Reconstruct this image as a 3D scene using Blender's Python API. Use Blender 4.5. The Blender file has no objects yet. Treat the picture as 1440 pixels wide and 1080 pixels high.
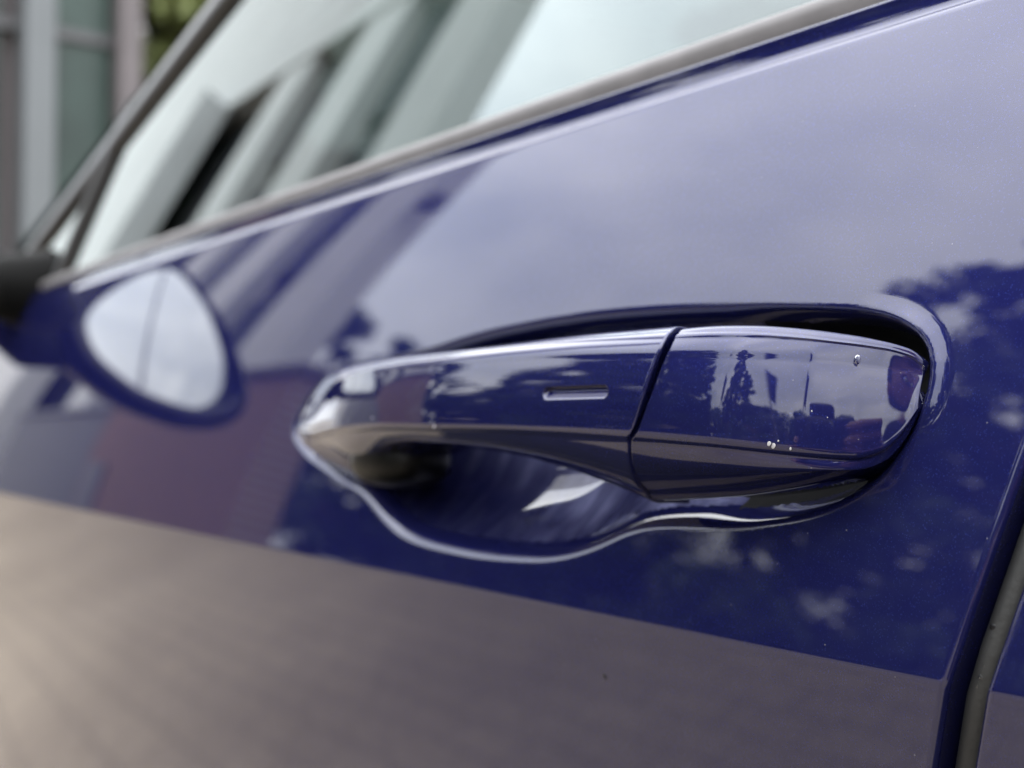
import bpy, bmesh, math, random
import numpy as np
from mathutils import Vector, Matrix, Euler
random.seed(7); np.random.seed(7)
C = bpy.context.scene.collection
# ------------------------------------------------------------------ camera
CAM = np.array([0.0, -0.19, 0.97]); FPX = 1700.0; VPX = -500.0; HOR = 594.0
PHI = math.atan2(720 - VPX, FPX); PITCH = math.atan2(HOR - 540, FPX)
cd = bpy.data.cameras.new('camera'); cam = bpy.data.objects.new('camera', cd); C.objects.link(cam)
cam.location = CAM
FWD = np.array([-math.cos(PHI)*math.cos(PITCH), math.sin(PHI)*math.cos(PITCH), math.sin(PITCH)])
RGT = np.array([math.sin(PHI), math.cos(PHI), 0.0]); UPV = np.cross(RGT, FWD)
cam.rotation_euler = Vector(FWD).to_track_quat('-Z', 'Y').to_euler()
cd.sensor_width = 36; cd.lens = 36*FPX/1440; cd.clip_start = 0.01; cd.clip_end = 2000
cd.dof.use_dof = True; cd.dof.focus_distance = 0.232; cd.dof.aperture_fstop = 11.5; cd.dof.aperture_blades = 0
bpy.context.scene.camera = cam
# ------------------------------------------------------------------ world, sun, exposure
sc = bpy.context.scene
sc.view_settings.view_transform = 'Standard'; sc.view_settings.look = 'None'
sc.view_settings.exposure = 2.4; sc.view_settings.gamma = 1
sc.cycles.max_bounces = 10; sc.cycles.glossy_bounces = 6; sc.cycles.transparent_max_bounces = 24
sc.cycles.caustics_reflective = False; sc.cycles.caustics_refractive = False
SUN_EL, SUN_AZ = math.radians(52), math.radians(25)
w = bpy.data.worlds.new('World'); sc.world = w; w.use_nodes = True
nt = w.node_tree; nt.nodes.clear(); N = nt.nodes.new; L = nt.links.new
def math_node(tree, op, a, b=None, clamp=False):
    n = tree.nodes.new('ShaderNodeMath'); n.operation = op; n.use_clamp = clamp
    for i, s in enumerate((a, b)):
        if s is None: continue
        if isinstance(s, (int, float)): n.inputs[i].default_value = s
        else: tree.links.new(s, n.inputs[i])
    return n.outputs[0]
sky = N('ShaderNodeTexSky'); sky.sky_type = 'NISHITA'; sky.sun_disc = False
sky.sun_elevation = SUN_EL; sky.sun_rotation = SUN_AZ; sky.air_density = 1.0; sky.dust_density = 1.5
tc = N('ShaderNodeTexCoord'); sep = N('ShaderNodeSeparateXYZ'); L(tc.outputs['Generated'], sep.inputs[0])
zz = math_node(nt, 'ADD', math_node(nt, 'MAXIMUM', sep.outputs[2], 0.0), 0.22)
cmb = N('ShaderNodeCombineXYZ')
L(math_node(nt, 'DIVIDE', sep.outputs[0], zz), cmb.inputs[0]); L(math_node(nt, 'DIVIDE', sep.outputs[1], zz), cmb.inputs[1])
n1 = N('ShaderNodeTexNoise'); n1.inputs['Scale'].default_value = 0.95; n1.inputs['Detail'].default_value = 7; n1.inputs['Roughness'].default_value = .52
n1.inputs['Distortion'].default_value = 0.35
L(cmb.outputs[0], n1.inputs['Vector'])
cr = N('ShaderNodeValToRGB'); cr.color_ramp.elements[0].position = .33; cr.color_ramp.elements[1].position = .62
cr.color_ramp.elements[0].color = (6.5, 7.0, 7.9, 1); cr.color_ramp.elements[1].color = (13.3, 13.4, 13.3, 1)
L(n1.outputs[0], cr.inputs[0])
cov = N('ShaderNodeMapRange'); cov.inputs[1].default_value = .12; cov.inputs[2].default_value = .34; cov.inputs[3].default_value = .55; cov.inputs[4].default_value = 1
L(n1.outputs[0], cov.inputs[0])
mx = N('ShaderNodeMix'); mx.data_type = 'RGBA'; L(cov.outputs[0], mx.inputs[0]); L(sky.outputs[0], mx.inputs[6]); L(cr.outputs[0], mx.inputs[7])
gr = math_node(nt, 'ADD', math_node(nt, 'MULTIPLY', math_node(nt, 'MAXIMUM', sep.outputs[2], 0.0), 1.05), 0.62)
vm = N('ShaderNodeVectorMath'); vm.operation = 'SCALE'; L(mx.outputs[2], vm.inputs[0]); L(gr, vm.inputs['Scale'])
bg = N('ShaderNodeBackground'); bg.inputs[1].default_value = 0.085; L(vm.outputs[0], bg.inputs[0])
ow = N('ShaderNodeOutputWorld'); L(bg.outputs[0], ow.inputs[0])
sl = bpy.data.lights.new('sun', 'SUN'); sl.energy = 0.5; sl.angle = math.radians(40); sl.color = (1, .96, .9)
so = bpy.data.objects.new('sun', sl); C.objects.link(so)
so.rotation_euler = Vector((-math.sin(SUN_AZ)*math.cos(SUN_EL), -math.cos(SUN_AZ)*math.cos(SUN_EL), -math.sin(SUN_EL))).to_track_quat('-Z', 'Y').to_euler()
so.location = (0, 0, 30)

# ------------------------------------------------------------------ materials
def mat(name, col, rough=.5, metal=0, coat=0, coat_rough=.03, spec=.5, noise=None, bump=None, alpha=None):
    """noise = (scale, amount, detail): multiplies the base colour; bump = (scale, distance)."""
    m = bpy.data.materials.new(name); m.use_nodes = True; t = m.node_tree
    b = t.nodes['Principled BSDF']; b.inputs['Base Color'].default_value = (*col, 1)
    b.inputs['Roughness'].default_value = rough; b.inputs['Metallic'].default_value = metal
    b.inputs['Coat Weight'].default_value = coat; b.inputs['Coat Roughness'].default_value = coat_rough
    b.inputs['Specular IOR Level'].default_value = spec
    tcn = t.nodes.new('ShaderNodeTexCoord')
    if noise:
        s, amt, det = noise
        n = t.nodes.new('ShaderNodeTexNoise'); n.inputs['Scale'].default_value = s; n.inputs['Detail'].default_value = det
        t.links.new(tcn.outputs['Object'], n.inputs['Vector'])
        r = t.nodes.new('ShaderNodeMapRange'); r.inputs[1].default_value = .25; r.inputs[2].default_value = .75
        r.inputs[3].default_value = 1-amt; r.inputs[4].default_value = 1+amt; t.links.new(n.outputs[0], r.inputs[0])
        mm = t.nodes.new('ShaderNodeMix'); mm.data_type = 'RGBA'; mm.blend_type = 'MULTIPLY'; mm.inputs[0].default_value = 1
        mm.inputs[6].default_value = (*col, 1); cb = t.nodes.new('ShaderNodeCombineColor')
        for i in range(3): t.links.new(r.outputs[0], cb.inputs[i])
        t.links.new(cb.outputs[0], mm.inputs[7]); t.links.new(mm.outputs[2], b.inputs['Base Color'])
    if bump:
        n = t.nodes.new('ShaderNodeTexNoise'); n.inputs['Scale'].default_value = bump[0]; n.inputs['Detail'].default_value = 3
        t.links.new(tcn.outputs['Object'], n.inputs['Vector'])
        bp = t.nodes.new('ShaderNodeBump'); bp.inputs['Distance'].default_value = bump[1]; bp.inputs['Strength'].default_value = 1
        t.links.new(n.outputs[0], bp.inputs['Height']); t.links.new(bp.outputs[0], b.inputs['Normal'])
    return m

def paint_mat(worn=False):
    m = bpy.data.materials.new('blue_metallic_paint' + ('_scuffed' if worn else '')); m.use_nodes = True; t = m.node_tree
    b = t.nodes['Principled BSDF']; T = t.nodes.new; K = t.links.new
    tcn = T('ShaderNodeTexCoord')
    v = T('ShaderNodeTexVoronoi'); v.inputs['Scale'].default_value = 4200; K(tcn.outputs['Object'], v.inputs['Vector'])
    sp = T('ShaderNodeSeparateColor'); K(v.outputs['Color'], sp.inputs[0])
    mr = T('ShaderNodeMapRange'); mr.inputs[1].default_value = .9; mr.inputs[2].default_value = 1; mr.inputs[3].default_value = 0; mr.inputs[4].default_value = 1
    K(sp.outputs[0], mr.inputs[0])
    mx = T('ShaderNodeMix'); mx.data_type = 'RGBA'; mx.inputs[6].default_value = (.0034, .0037, .027, 1); mx.inputs[7].default_value = (.009, .013, .075, 1)
    K(mr.outputs[0], mx.inputs[0]); t.nodes.remove(b)
    # flakes: coloured metal under the lacquer, every flake tilted a little
    bp2 = T('ShaderNodeBump'); bp2.inputs['Distance'].default_value = .00005; bp2.inputs['Strength'].default_value = .8; K(sp.outputs[1], bp2.inputs['Height'])
    g1 = T('ShaderNodeBsdfGlossy'); g1.inputs['Roughness'].default_value = .45; K(mx.outputs[2], g1.inputs[0]); K(bp2.outputs[0], g1.inputs['Normal'])
    d1 = T('ShaderNodeBsdfDiffuse'); d1.inputs[0].default_value = (.0029, .0033, .018, 1)
    base = T('ShaderNodeAddShader'); K(g1.outputs[0], base.inputs[0]); K(d1.outputs[0], base.inputs[1])
    # lacquer with faint haze streaks and a trace of orange peel
    mp = T('ShaderNodeMapping'); mp.inputs['Scale'].default_value = (30, 30, 6); K(tcn.outputs['Object'], mp.inputs[0])
    nz = T('ShaderNodeTexNoise'); nz.inputs['Scale'].default_value = 1; nz.inputs['Detail'].default_value = 5; K(mp.outputs[0], nz.inputs['Vector'])
    r2 = T('ShaderNodeMapRange'); r2.inputs[1].default_value = .45; r2.inputs[2].default_value = .8; r2.inputs[3].default_value = .01; r2.inputs[4].default_value = .05
    K(nz.outputs[0], r2.inputs[0])
    n = T('ShaderNodeTexNoise'); n.inputs['Scale'].default_value = 330; n.inputs['Detail'].default_value = 1.5; K(tcn.outputs['Object'], n.inputs['Vector'])
    bp = T('ShaderNodeBump'); bp.inputs['Distance'].default_value = .0000018; bp.inputs['Strength'].default_value = 1; K(n.outputs[0], bp.inputs['Height'])
    g2 = T('ShaderNodeBsdfGlossy'); K(r2.outputs[0], g2.inputs['Roughness']); g2.inputs[0].default_value = (1, 1, 1, 1); K(bp.outputs[0], g2.inputs['Normal'])
    fr = T('ShaderNodeFresnel'); fr.inputs[0].default_value = 1.55; K(bp.outputs[0], fr.inputs['Normal'])
    ms = T('ShaderNodeMixShader'); K(fr.outputs[0], ms.inputs[0]); K(base.outputs[0], ms.inputs[1]); K(g2.outputs[0], ms.inputs[2])
    out = ms.outputs[0]
    vd = T('ShaderNodeTexVoronoi'); vd.inputs['Scale'].default_value = 420; K(tcn.outputs['Object'], vd.inputs['Vector'])
    sd = T('ShaderNodeSeparateColor'); K(vd.outputs['Color'], sd.inputs[0])
    rr = math_node(t, 'MULTIPLY', math_node(t, 'GREATER_THAN', sd.outputs[0], .9), .07)
    hit = math_node(t, 'LESS_THAN', vd.outputs['Distance'], rr)
    dd = T('ShaderNodeBsdfDiffuse'); dd.inputs[0].default_value = (.30, .29, .28, 1)
    md = T('ShaderNodeMixShader'); K(math_node(t, 'MULTIPLY', hit, .22), md.inputs[0]); K(out, md.inputs[1]); K(dd.outputs[0], md.inputs[2]); out = md.outputs[0]
    if worn:                                            # fingernail scuffs in the pressed cup
        mp3 = T('ShaderNodeMapping'); mp3.inputs['Scale'].default_value = (150, 60, 22); mp3.inputs['Rotation'].default_value = (0, .35, 0); K(tcn.outputs['Object'], mp3.inputs[0])
        n3 = T('ShaderNodeTexNoise'); n3.inputs['Scale'].default_value = 1; n3.inputs['Detail'].default_value = 6; K(mp3.outputs[0], n3.inputs['Vector'])
        n4 = T('ShaderNodeTexNoise'); n4.inputs['Scale'].default_value = 45; n4.inputs['Detail'].default_value = 2; K(tcn.outputs['Object'], n4.inputs['Vector'])
        k3 = T('ShaderNodeMapRange'); k3.inputs[1].default_value = .45; k3.inputs[2].default_value = .75; k3.inputs[3].default_value = .09; k3.inputs[4].default_value = .30; K(n3.outputs[0], k3.inputs[0])
        k4 = T('ShaderNodeMapRange'); k4.inputs[1].default_value = .35; k4.inputs[2].default_value = .65; k4.inputs[3].default_value = .3; k4.inputs[4].default_value = 1; K(n4.outputs[0], k4.inputs[0])
        g3 = T('ShaderNodeBsdfGlossy'); g3.inputs['Roughness'].default_value = .33; g3.inputs[0].default_value = (.62, .64, 1, 1)
        m3 = T('ShaderNodeMixShader'); K(math_node(t, 'MULTIPLY', k3.outputs[0], k4.outputs[0]), m3.inputs[0]); K(out, m3.inputs[1]); K(g3.outputs[0], m3.inputs[2]); out = m3.outputs[0]
    K(out, t.nodes['Material Output'].inputs[0])
    return m
PAINT = paint_mat(); PAINT_WORN = paint_mat(True)
RUBBER = mat('grey_rubber', (.009, .0092, .0095), .6, bump=(900, .00012), noise=(60, .25, 4))
TRENCH_DARK = mat('trench_shade_black', (.003, .003, .0035), .6, spec=.08)  # matt black painted on the trench round the cap in place of its shade
BLACKP = mat('black_plastic', (.004, .004, .005), .3, spec=.25)
STRIPM = mat('satin_trim', (.085, .079, .082), .5, spec=.35, noise=(120, .12, 3))
INNER = mat('dark_interior', (.02, .02, .022), .8)
SEATM = mat('seat_cloth', (.045, .045, .05), .9, noise=(200, .3, 3))
CHROME = mat('mirror_silver', (.62, .65, .67), .015, metal=1)

def glass_mat(name, tint, ior=1.5):
    m = bpy.data.materials.new(name); m.use_nodes = True; t = m.node_tree; t.nodes.clear()
    tr = t.nodes.new('ShaderNodeBsdfTransparent'); tr.inputs[0].default_value = (*tint, 1)
    gl = t.nodes.new('ShaderNodeBsdfGlossy'); gl.inputs['Roughness'].default_value = .012; gl.inputs[0].default_value = (.90, .98, .98, 1)
    fr = t.nodes.new('ShaderNodeFresnel'); fr.inputs[0].default_value = ior
    k = math_node(t, 'MULTIPLY', fr.outputs[0], 1.65, True)
    mx = t.nodes.new('ShaderNodeMixShader'); t.links.new(k, mx.inputs[0]); t.links.new(tr.outputs[0], mx.inputs[1]); t.links.new(gl.outputs[0], mx.inputs[2])
    o = t.nodes.new('ShaderNodeOutputMaterial'); t.links.new(mx.outputs[0], o.inputs[0])
    return m
GLASS = glass_mat('tinted_side_glass', (.13, .155, .15))

# ------------------------------------------------------------------ helpers
def ray(u, v): return FWD + RGT*(u-720)/FPX + UPV*(540-v)/FPX
def unproj(u, v, yf):
    """pixel of the photograph -> world point where its ray meets y = yf(x, z) (or a constant)."""
    d = ray(u, v); y = yf if not callable(yf) else 0.0
    for _ in range(12):
        p = CAM + d*(y - CAM[1])/d[1]
        if not callable(yf): break
        y = .5*y + .5*yf(p[0], p[2])
    return p
def link(name, verts, faces, material, parent=None, smooth=True, sharp=None):
    me = bpy.data.meshes.new(name); me.from_pydata([tuple(map(float, v)) for v in verts], [], [tuple(map(int, f)) for f in faces]); me.update()
    if smooth: me.polygons.foreach_set('use_smooth', [True]*len(me.polygons))
    me.materials.append(material)
    o = bpy.data.objects.new(name, me); C.objects.link(o); o.parent = parent
    if sharp:
        bm = bmesh.new(); bm.from_mesh(me)
        for e in bm.edges:
            if len(e.link_faces) == 2 and e.calc_face_angle(0) > sharp: e.smooth = False
        bm.to_mesh(me); bm.free()
    return o
def grid_faces(nr, nc, close=False):
    i, j = np.meshgrid(np.arange(nr-1), np.arange(nc if close else nc-1), indexing='ij'); i = i.ravel(); j = j.ravel(); j2 = (j+1) % nc
    return np.stack([i*nc+j, i*nc+j2, (i+1)*nc+j2, (i+1)*nc+j], 1)
def grid_mesh(name, P, material, parent=None, flip=False, close=False, smooth=True):
    nr, nc = P.shape[:2]; F = grid_faces(nr, nc, close)
    if flip: F = F[:, ::-1]
    me = bpy.data.meshes.new(name); V = P.reshape(-1, 3)
    me.vertices.add(len(V)); me.vertices.foreach_set('co', V.astype(np.float32).ravel())
    me.loops.add(len(F)*4); me.loops.foreach_set('vertex_index', F.astype(np.int32).ravel())
    me.polygons.add(len(F)); me.polygons.foreach_set('loop_start', np.arange(len(F), dtype=np.int32)*4)
    me.update(calc_edges=True); me.validate()
    me.polygons.foreach_set('use_smooth', [smooth]*len(F)); me.materials.append(material)
    o = bpy.data.objects.new(name, me); C.objects.link(o); o.parent = parent
    return o
def thing(name, label, cat, loc=(0, 0, 0), rz=0, group=None):
    o = bpy.data.objects.new(name, None); C.objects.link(o); o.location = loc; o.rotation_euler = (0, 0, rz); o.empty_display_size = .1
    o['label'] = label; o['category'] = cat
    if group: o['group'] = group
    return o
def tag(o, label, cat, group=None):
    o['label'] = label; o['category'] = cat
    if group: o['group'] = group
    return o
class MB:
    def __init__(s): s.v = []; s.f = []
    def box(s, x0, x1, y0, y1, z0, z1):
        n = len(s.v); s.v += [(x, y, z) for z in (z0, z1) for y in (y0, y1) for x in (x0, x1)]
        s.f += [tuple(n+i for i in q) for q in ((0, 2, 3, 1), (4, 5, 7, 6), (0, 1, 5, 4), (2, 6, 7, 3), (0, 4, 6, 2), (1, 3, 7, 5))]
        return s
    def tube(s, pts, rad, k=10, caps=True):
        pts = [Vector(p) for p in pts]; base = len(s.v); up = Vector((0, 0, 1))
        for i, p in enumerate(pts):
            d = (pts[min(i+1, len(pts)-1)] - pts[max(i-1, 0)]).normalized()
            a = d.cross(up) if abs(d.z) < .9 else d.cross(Vector((1, 0, 0))); a.normalize(); b = d.cross(a)
            r = rad[i] if hasattr(rad, '__len__') else rad
            for j in range(k):
                t = 2*math.pi*j/k; s.v.append(tuple(p + a*r*math.cos(t) + b*r*math.sin(t)))
        for i in range(len(pts)-1):
            for j in range(k):
                j2 = (j+1) % k; s.f.append((base+i*k+j, base+i*k+j2, base+(i+1)*k+j2, base+(i+1)*k+j))
        if caps:
            s.f.append(tuple(base+j for j in range(k))[::-1]); s.f.append(tuple(base+(len(pts)-1)*k+j for j in range(k)))
        return s
    def build(s, name, m, parent=None, smooth=False, bevel=0):
        o = link(name, s.v, s.f, m, parent, smooth, sharp=.7 if smooth else None)
        if bevel:
            b = o.modifiers.new('bevel', 'BEVEL'); b.width = bevel; b.segments = 2; b.limit_method = 'ANGLE'
        return o
def sstep(t): t = np.clip(t, 0, 1); return t*t*(3-2*t)

# ------------------------------------------------------------------ the car body surface
ZC = unproj(1340, 965, 0.0)[2]                        # height of the crease line
def tilt_deg(z):                                      # inward lean of the door skin against height
    h = z - ZC
    up = 8.5 + 10.5*np.clip(h/.15, 0, 1)**1.1
    dn = -9.0 + 9.0*sstep((-h-.05)/.25) + 0*h
    dn = dn + 10*sstep((-h-.45)/.2)*(-1)
    k = sstep((h+.0012)/.0024)
    return dn*(1-k) + up*k
_z = np.concatenate([np.arange(-.95, -.01, .001), np.arange(-.01, .01, .00005), np.arange(.01, .6, .001)]) + ZC
_y = np.concatenate([[0], np.cumsum(np.diff(_z)*np.tan(np.radians(tilt_deg(.5*(_z[1:]+_z[:-1])))))]); _y -= np.interp(ZC, _z, _y)
PLAN_R = 30.0
def ybase(x, z): return np.interp(z, _z, _y) + (np.asarray(x)+.35)**2/(2*PLAN_R)
def curve_px(pts, yf=ybase): return np.array([unproj(u, v, yf) for u, v in pts])
ZB = np.mean([unproj(960, 132, ybase)[2], unproj(480, 290, ybase)[2]])   # where the shoulder starts to roll over
print('ZC', ZC, 'ZB', ZB, unproj(960, 132, ybase)[2], unproj(480, 290, ybase)[2])
# outline of the recess round the handle
REC = [(412, 604), (423, 625), (437, 642), (460, 657), (483, 671), (503, 680), (519, 692), (528, 706), (542, 724), (560, 741), (580, 752), (605, 760), (635, 767), (665, 773), (695, 777),
       (725, 779), (755, 780), (780, 778), (803, 773), (825, 766), (845, 758), (865, 748), (885, 739), (910, 733), (942, 731), (990, 731), (1040, 730), (1075, 726), (1107, 722),
       (1143, 714), (1175, 703), (1208, 687), (1236, 666), (1256, 643), (1273, 617), (1290, 588),
       (1302, 558), (1308, 527), (1309, 500), (1303, 480), (1289, 466), (1270, 457), (1243, 448), (1205, 444), (1140, 441), (1085, 439), (1040, 439), (990, 440), (940, 442), (890, 445), (840, 449), (800, 454), (765, 459), (733, 465), (700, 471),
       (667, 479), (640, 487), (615, 495), (585, 503), (545, 512), (510, 517), (480, 522), (455, 537), (434, 560), (420, 584)]
RP = curve_px(REC)[:, [0, 2]]
def smooth_closed(P, n=700, it=3):
    d = np.concatenate([[0], np.cumsum(np.linalg.norm(np.diff(np.vstack([P, P[:1]]), axis=0), axis=1))]); t = np.linspace(0, d[-1], n, endpoint=False)
    Q = np.stack([np.interp(t, d, np.append(P[:, k], P[0, k])) for k in (0, 1)], 1)
    for _ in range(it*8): Q = .25*np.roll(Q, 1, 0) + .5*Q + .25*np.roll(Q, -1, 0)
    return Q
RP = smooth_closed(RP)
def sdf(P, poly):
    """signed distance (positive inside) of points P (n,2) to a closed polygon."""
    out = np.full(len(P), 1e9); inside = np.zeros(len(P), bool)
    A = poly; B = np.roll(poly, -1, 0)
    for a, b in zip(A, B):
        ab = b-a; t = np.clip(((P-a)@ab)/(ab@ab), 0, 1); d = np.linalg.norm(P-(a+t[:, None]*ab), axis=1); out = np.minimum(out, d)
        c = ((a[1] > P[:, 1]) != (b[1] > P[:, 1])); xi = a[0] + (P[:, 1]-a[1])*(b[0]-a[0])/(b[1]-a[1]+1e-12); inside ^= c & (P[:, 0] < xi)
    return np.where(inside, out, -out)
X_GAP = unproj(886, 610, -.024)[0]; X_TIP = unproj(414, 605, .002)[0]
print('gap', X_GAP, 'tip', X_TIP)
ZL0 = unproj(1285, 618, .008)[2]
def recess_depth(x, z, s):
    # lip: rolls over within 3.5 mm, then a bowl under the grip, a shallow trench round the cap
    bowl = sstep((x - (X_TIP+.035))/.05) * (1 - sstep((x - (X_GAP-.012))/.03))
    rt = sstep((x - (X_GAP+.026))/.020)
    r = .0022 + .0004*bowl - .0008*rt
    bev = -rt*.21*sstep((z - ZL0)/.008)*(.0046*sstep((s+.0050)/.0056))
    sm = np.where(s < r, np.clip(s + r, 0, None)**2/(4*r), s)              # soft start of the slope at the lip
    wall = 1.5
    d_bowl = .029*(1-np.exp(-sm*1.55/.029))
    d_cap = .017*(1-np.exp(-sm*3.4/.017))
    d_tip = .006*(1-np.exp(-sm*1.2/.006))
    tipk = 1 - sstep((x - (X_TIP+.01))/.05)
    d = bowl*d_bowl + (1-bowl)*d_cap
    return d*(1-tipk) + d_tip*tipk + bev

# front door rear edge and rear door front edge (x against z)
ED = curve_px([(1333, 985), (1338, 960), (1362, 860), (1394, 777), (1420, 712), (1440, 662)]); ED = ED[np.argsort(ED[:, 2])]
RD = curve_px([(1382, 1020), (1391, 960), (1413, 893), (1440, 817)]); RD = RD[np.argsort(RD[:, 2])]
print('edge', ED, 'rear', RD)
ce = np.polyfit(ED[1:, 2], ED[1:, 0], 1); crd = np.polyfit(RD[:, 2], RD[:, 0], 1)
def x_edge(z): z = np.asarray(z, float); return np.polyval(ce, np.clip(z, .84, 1.2)) + 0*z
def x_rear(z): return x_edge(z) + .0072
print('gap width check', np.polyval(crd, .93) - x_edge(.93), np.polyval(crd, .95) - x_edge(.95))
XF = -1.12                                             # front edge of the front door
car = thing('car', 'dark blue metallic car seen close at its front door handle', 'car', (0, 0, 0))

def skin_rows(z0, z1, dense):
    out = [z0]
    while out[-1] < z1:
        z = out[-1]; st = .012
        if dense and RP[:, 1].min()-.009 < z < RP[:, 1].max()+.009: st = .0004
        elif abs(z-ZC) < .003: st = .00025
        elif abs(z-ZC) < .02: st = .002
        elif z > ZC: st = .004
        nxt = z+st
        if z < ZC-.003 < nxt: nxt = ZC-.003
        if dense and z < RP[:, 1].min()-.009 < nxt: nxt = RP[:, 1].min()-.0089
        out.append(nxt)
    out[-1] = z1
    return np.array(out)
def door_skin(name, z0, z1, xl, xr, fold_l, fold_r, dense, parent):
    """door outer skin: rows over z (incl. shoulder roll at the top), columns over x, folded edges."""
    rz = skin_rows(z0, z1, dense); nz = len(rz)
    if dense:
        a, b = RP[:, 0].min()-.008, RP[:, 0].max()+.012
        cols = np.concatenate([np.linspace(XF, a, 60)[:-1], np.arange(a, b, .0005), [b]]); tcols = None
    else: cols = None
    NX = 50
    RR = .0195; nroll = 24
    ang = np.linspace(0, 1, nroll+1)[1:]*math.radians(88-19)
    rows = []
    for z in rz: rows.append(('s', z))
    P = []
    y1 = np.interp(z1, _z, _y); a0 = math.radians(tilt_deg(np.array([z1]))[0])
    zs = list(rz); ys = [0.0]*nz; off = []
    for z in rz: off.append((np.interp(z, _z, _y), z))
    oy, oz = y1, z1; aa = a0
    for tgt, ln, kk in ((math.radians(44), .0022, 8), (math.radians(4), .0022, 8), (math.radians(-9), .0038, 8), (math.radians(96), .0012, 7)):
        for q in range(kk):
            am = aa + (tgt-aa)*(q+.5)/kk; oy += math.sin(am)*ln/kk; oz += math.cos(am)*ln/kk; off.append((oy, oz))
        aa = tgt
    ey, ez = off[-1]; off.append((ey+.0001, ez-.004)); off.append((ey+.0002, ez-.03))
    off = np.array(off)
    r = .0016; nf = 6
    out = []
    for k, (oy, oz) in enumerate(off):
        zc_ = min(oz, z1)
        L0 = xl(zc_); R0 = xr(zc_)
        if cols is not None:
            XS = -.165; xs = np.where(cols > XS, XS + (cols-XS)*(R0-r*1.2-XS)/(cols[-1]-XS), cols)
        else: xs = np.linspace(L0+r*1.2, R0-r*1.2, NX)
        row = [(x, 0.0) for x in xs]
        th = np.linspace(0, math.pi/2, nf+1)[1:]
        R = [(xs[-1] + r*math.sin(t)*1.2, r*(1-math.cos(t))) for t in th]; R += [(R[-1][0]+.0001, r+.006), (R[-1][0]+.0001, r+.02)]
        Lf = [(xs[0] - r*math.sin(t)*1.2, r*(1-math.cos(t))) for t in th]; Lf += [(Lf[-1][0]-.0001, r+.006), (Lf[-1][0]-.0001, r+.02)]
        full = Lf[::-1] + row + R
        x = np.array([q[0] for q in full]); dy = np.array([q[1] for q in full])
        out.append(np.stack([x, oy + dy + (x+.35)**2/(2*PLAN_R), np.full(len(x), oz)], 1))
    P = np.array(out)
    if dense:
        m = (P[:nz, :, 2] > RP[:, 1].min()-.01) & (P[:nz, :, 2] < RP[:, 1].max()+.01) & (P[:nz, :, 0] > RP[:, 0].min()-.01) & (P[:nz, :, 0] < RP[:, 0].max()+.01)
        idx = np.argwhere(m); pts = P[idx[:, 0], idx[:, 1]][:, [0, 2]]; s = np.empty(len(pts))
        for c0 in range(0, len(pts), 60000): s[c0:c0+60000] = sdf(pts[c0:c0+60000], RP[::3])
        d = recess_depth(pts[:, 0], pts[:, 1], s); d = np.where(s > -.0075, d, 0)
        D = np.zeros(P.shape[:2]); D[idx[:, 0], idx[:, 1]] = d; SS = np.full(P.shape[:2], -1.0); SS[idx[:, 0], idx[:, 1]] = s
        kr = np.exp(-.5*(np.arange(-30, 31)/6.0)**2); kr /= kr.sum()
        Bl = np.apply_along_axis(lambda q: np.convolve(q, kr, 'same'), 0, D); Bl = np.apply_along_axis(lambda q: np.convolve(q, kr, 'same'), 1, Bl)
        wb = sstep((SS-.0015)/.006)*sstep((P[:, :, 0]-(X_TIP+.03))/.02)*(1-sstep((P[:, :, 0]-(X_GAP-.01))/.02))
        P[:, :, 1] += D*(1-wb) + Bl*wb
    o = grid_mesh(name, P, PAINT, parent, flip=False)
    if dense:
        S = np.full(P.shape[:2], -1.0); S[idx[:, 0], idx[:, 1]] = np.where((pts[:, 0] > X_TIP+.03) & (pts[:, 0] < X_GAP+.01), s, -1)
        o.data.materials.append(PAINT_WORN); mi = (S[:-1, :-1] > .0028).astype(np.int32); S2 = np.full(P.shape[:2], -1.0); S2[idx[:, 0], idx[:, 1]] = np.where(pts[:, 0] > X_GAP-.001, s, -1); mi[S2[:-1, :-1] > .0020] = 2; mi = mi.ravel(); o.data.materials.append(TRENCH_DARK); o.data.polygons.foreach_set('material_index', mi)  # cup faces take the scuffed paint, trench faces the painted-in dark
    return o
front = door_skin('front_door', .34, ZB, lambda z: XF, x_edge, True, True, True, car)
rear = door_skin('rear_door', .34, ZB, x_rear, lambda z: .95, True, True, False, car)

# seal in the gap between the doors
zs = np.linspace(.35, ZB+.01, 80); sec = []
for z in zs:
    xc = float(x_edge(z))+.0037; yc = float(ybase(xc, z)) + .0085
    sec.append([(xc + .0038*math.cos(t), yc - .0052*math.sin(t), z) for t in np.linspace(0, math.pi, 13)])
grid_mesh('door_seal', np.array(sec), RUBBER, car)

# ------------------------------------------------------------------ handle lofts
def yfront(x):                                         # plan curve of the handle's outer face
    q = np.clip((x - X_TIP)/.15, 0, 1)
    return -.021 + .0235*(1-q)**2.0
def resample(pts, xs):
    P = np.array(pts); o = np.argsort(P[:, 0]); P = P[o]
    z = np.interp(xs, P[:, 0], P[:, 2]); y = np.interp(xs, P[:, 0], P[:, 1])
    return y, z
def smooth_end(a, xs, n, xe, side):
    """heavy smoothing that fades to light smoothing near the end at xe."""
    lt = smooth1(a, 10); hv = smooth1(a, n); k = sstep((np.abs(np.asarray(xs)-xe)-.004)/.018)
    return lt*(1-k) + hv*k
def smooth1(a, n):
    for _ in range(n): a = np.concatenate([[a[0]], .25*a[:-2]+.5*a[1:-1]+.25*a[2:], [a[-1]]])
    return a
def px_curve(pts, yf): return [unproj(u, v, yf) for u, v in pts]
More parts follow.
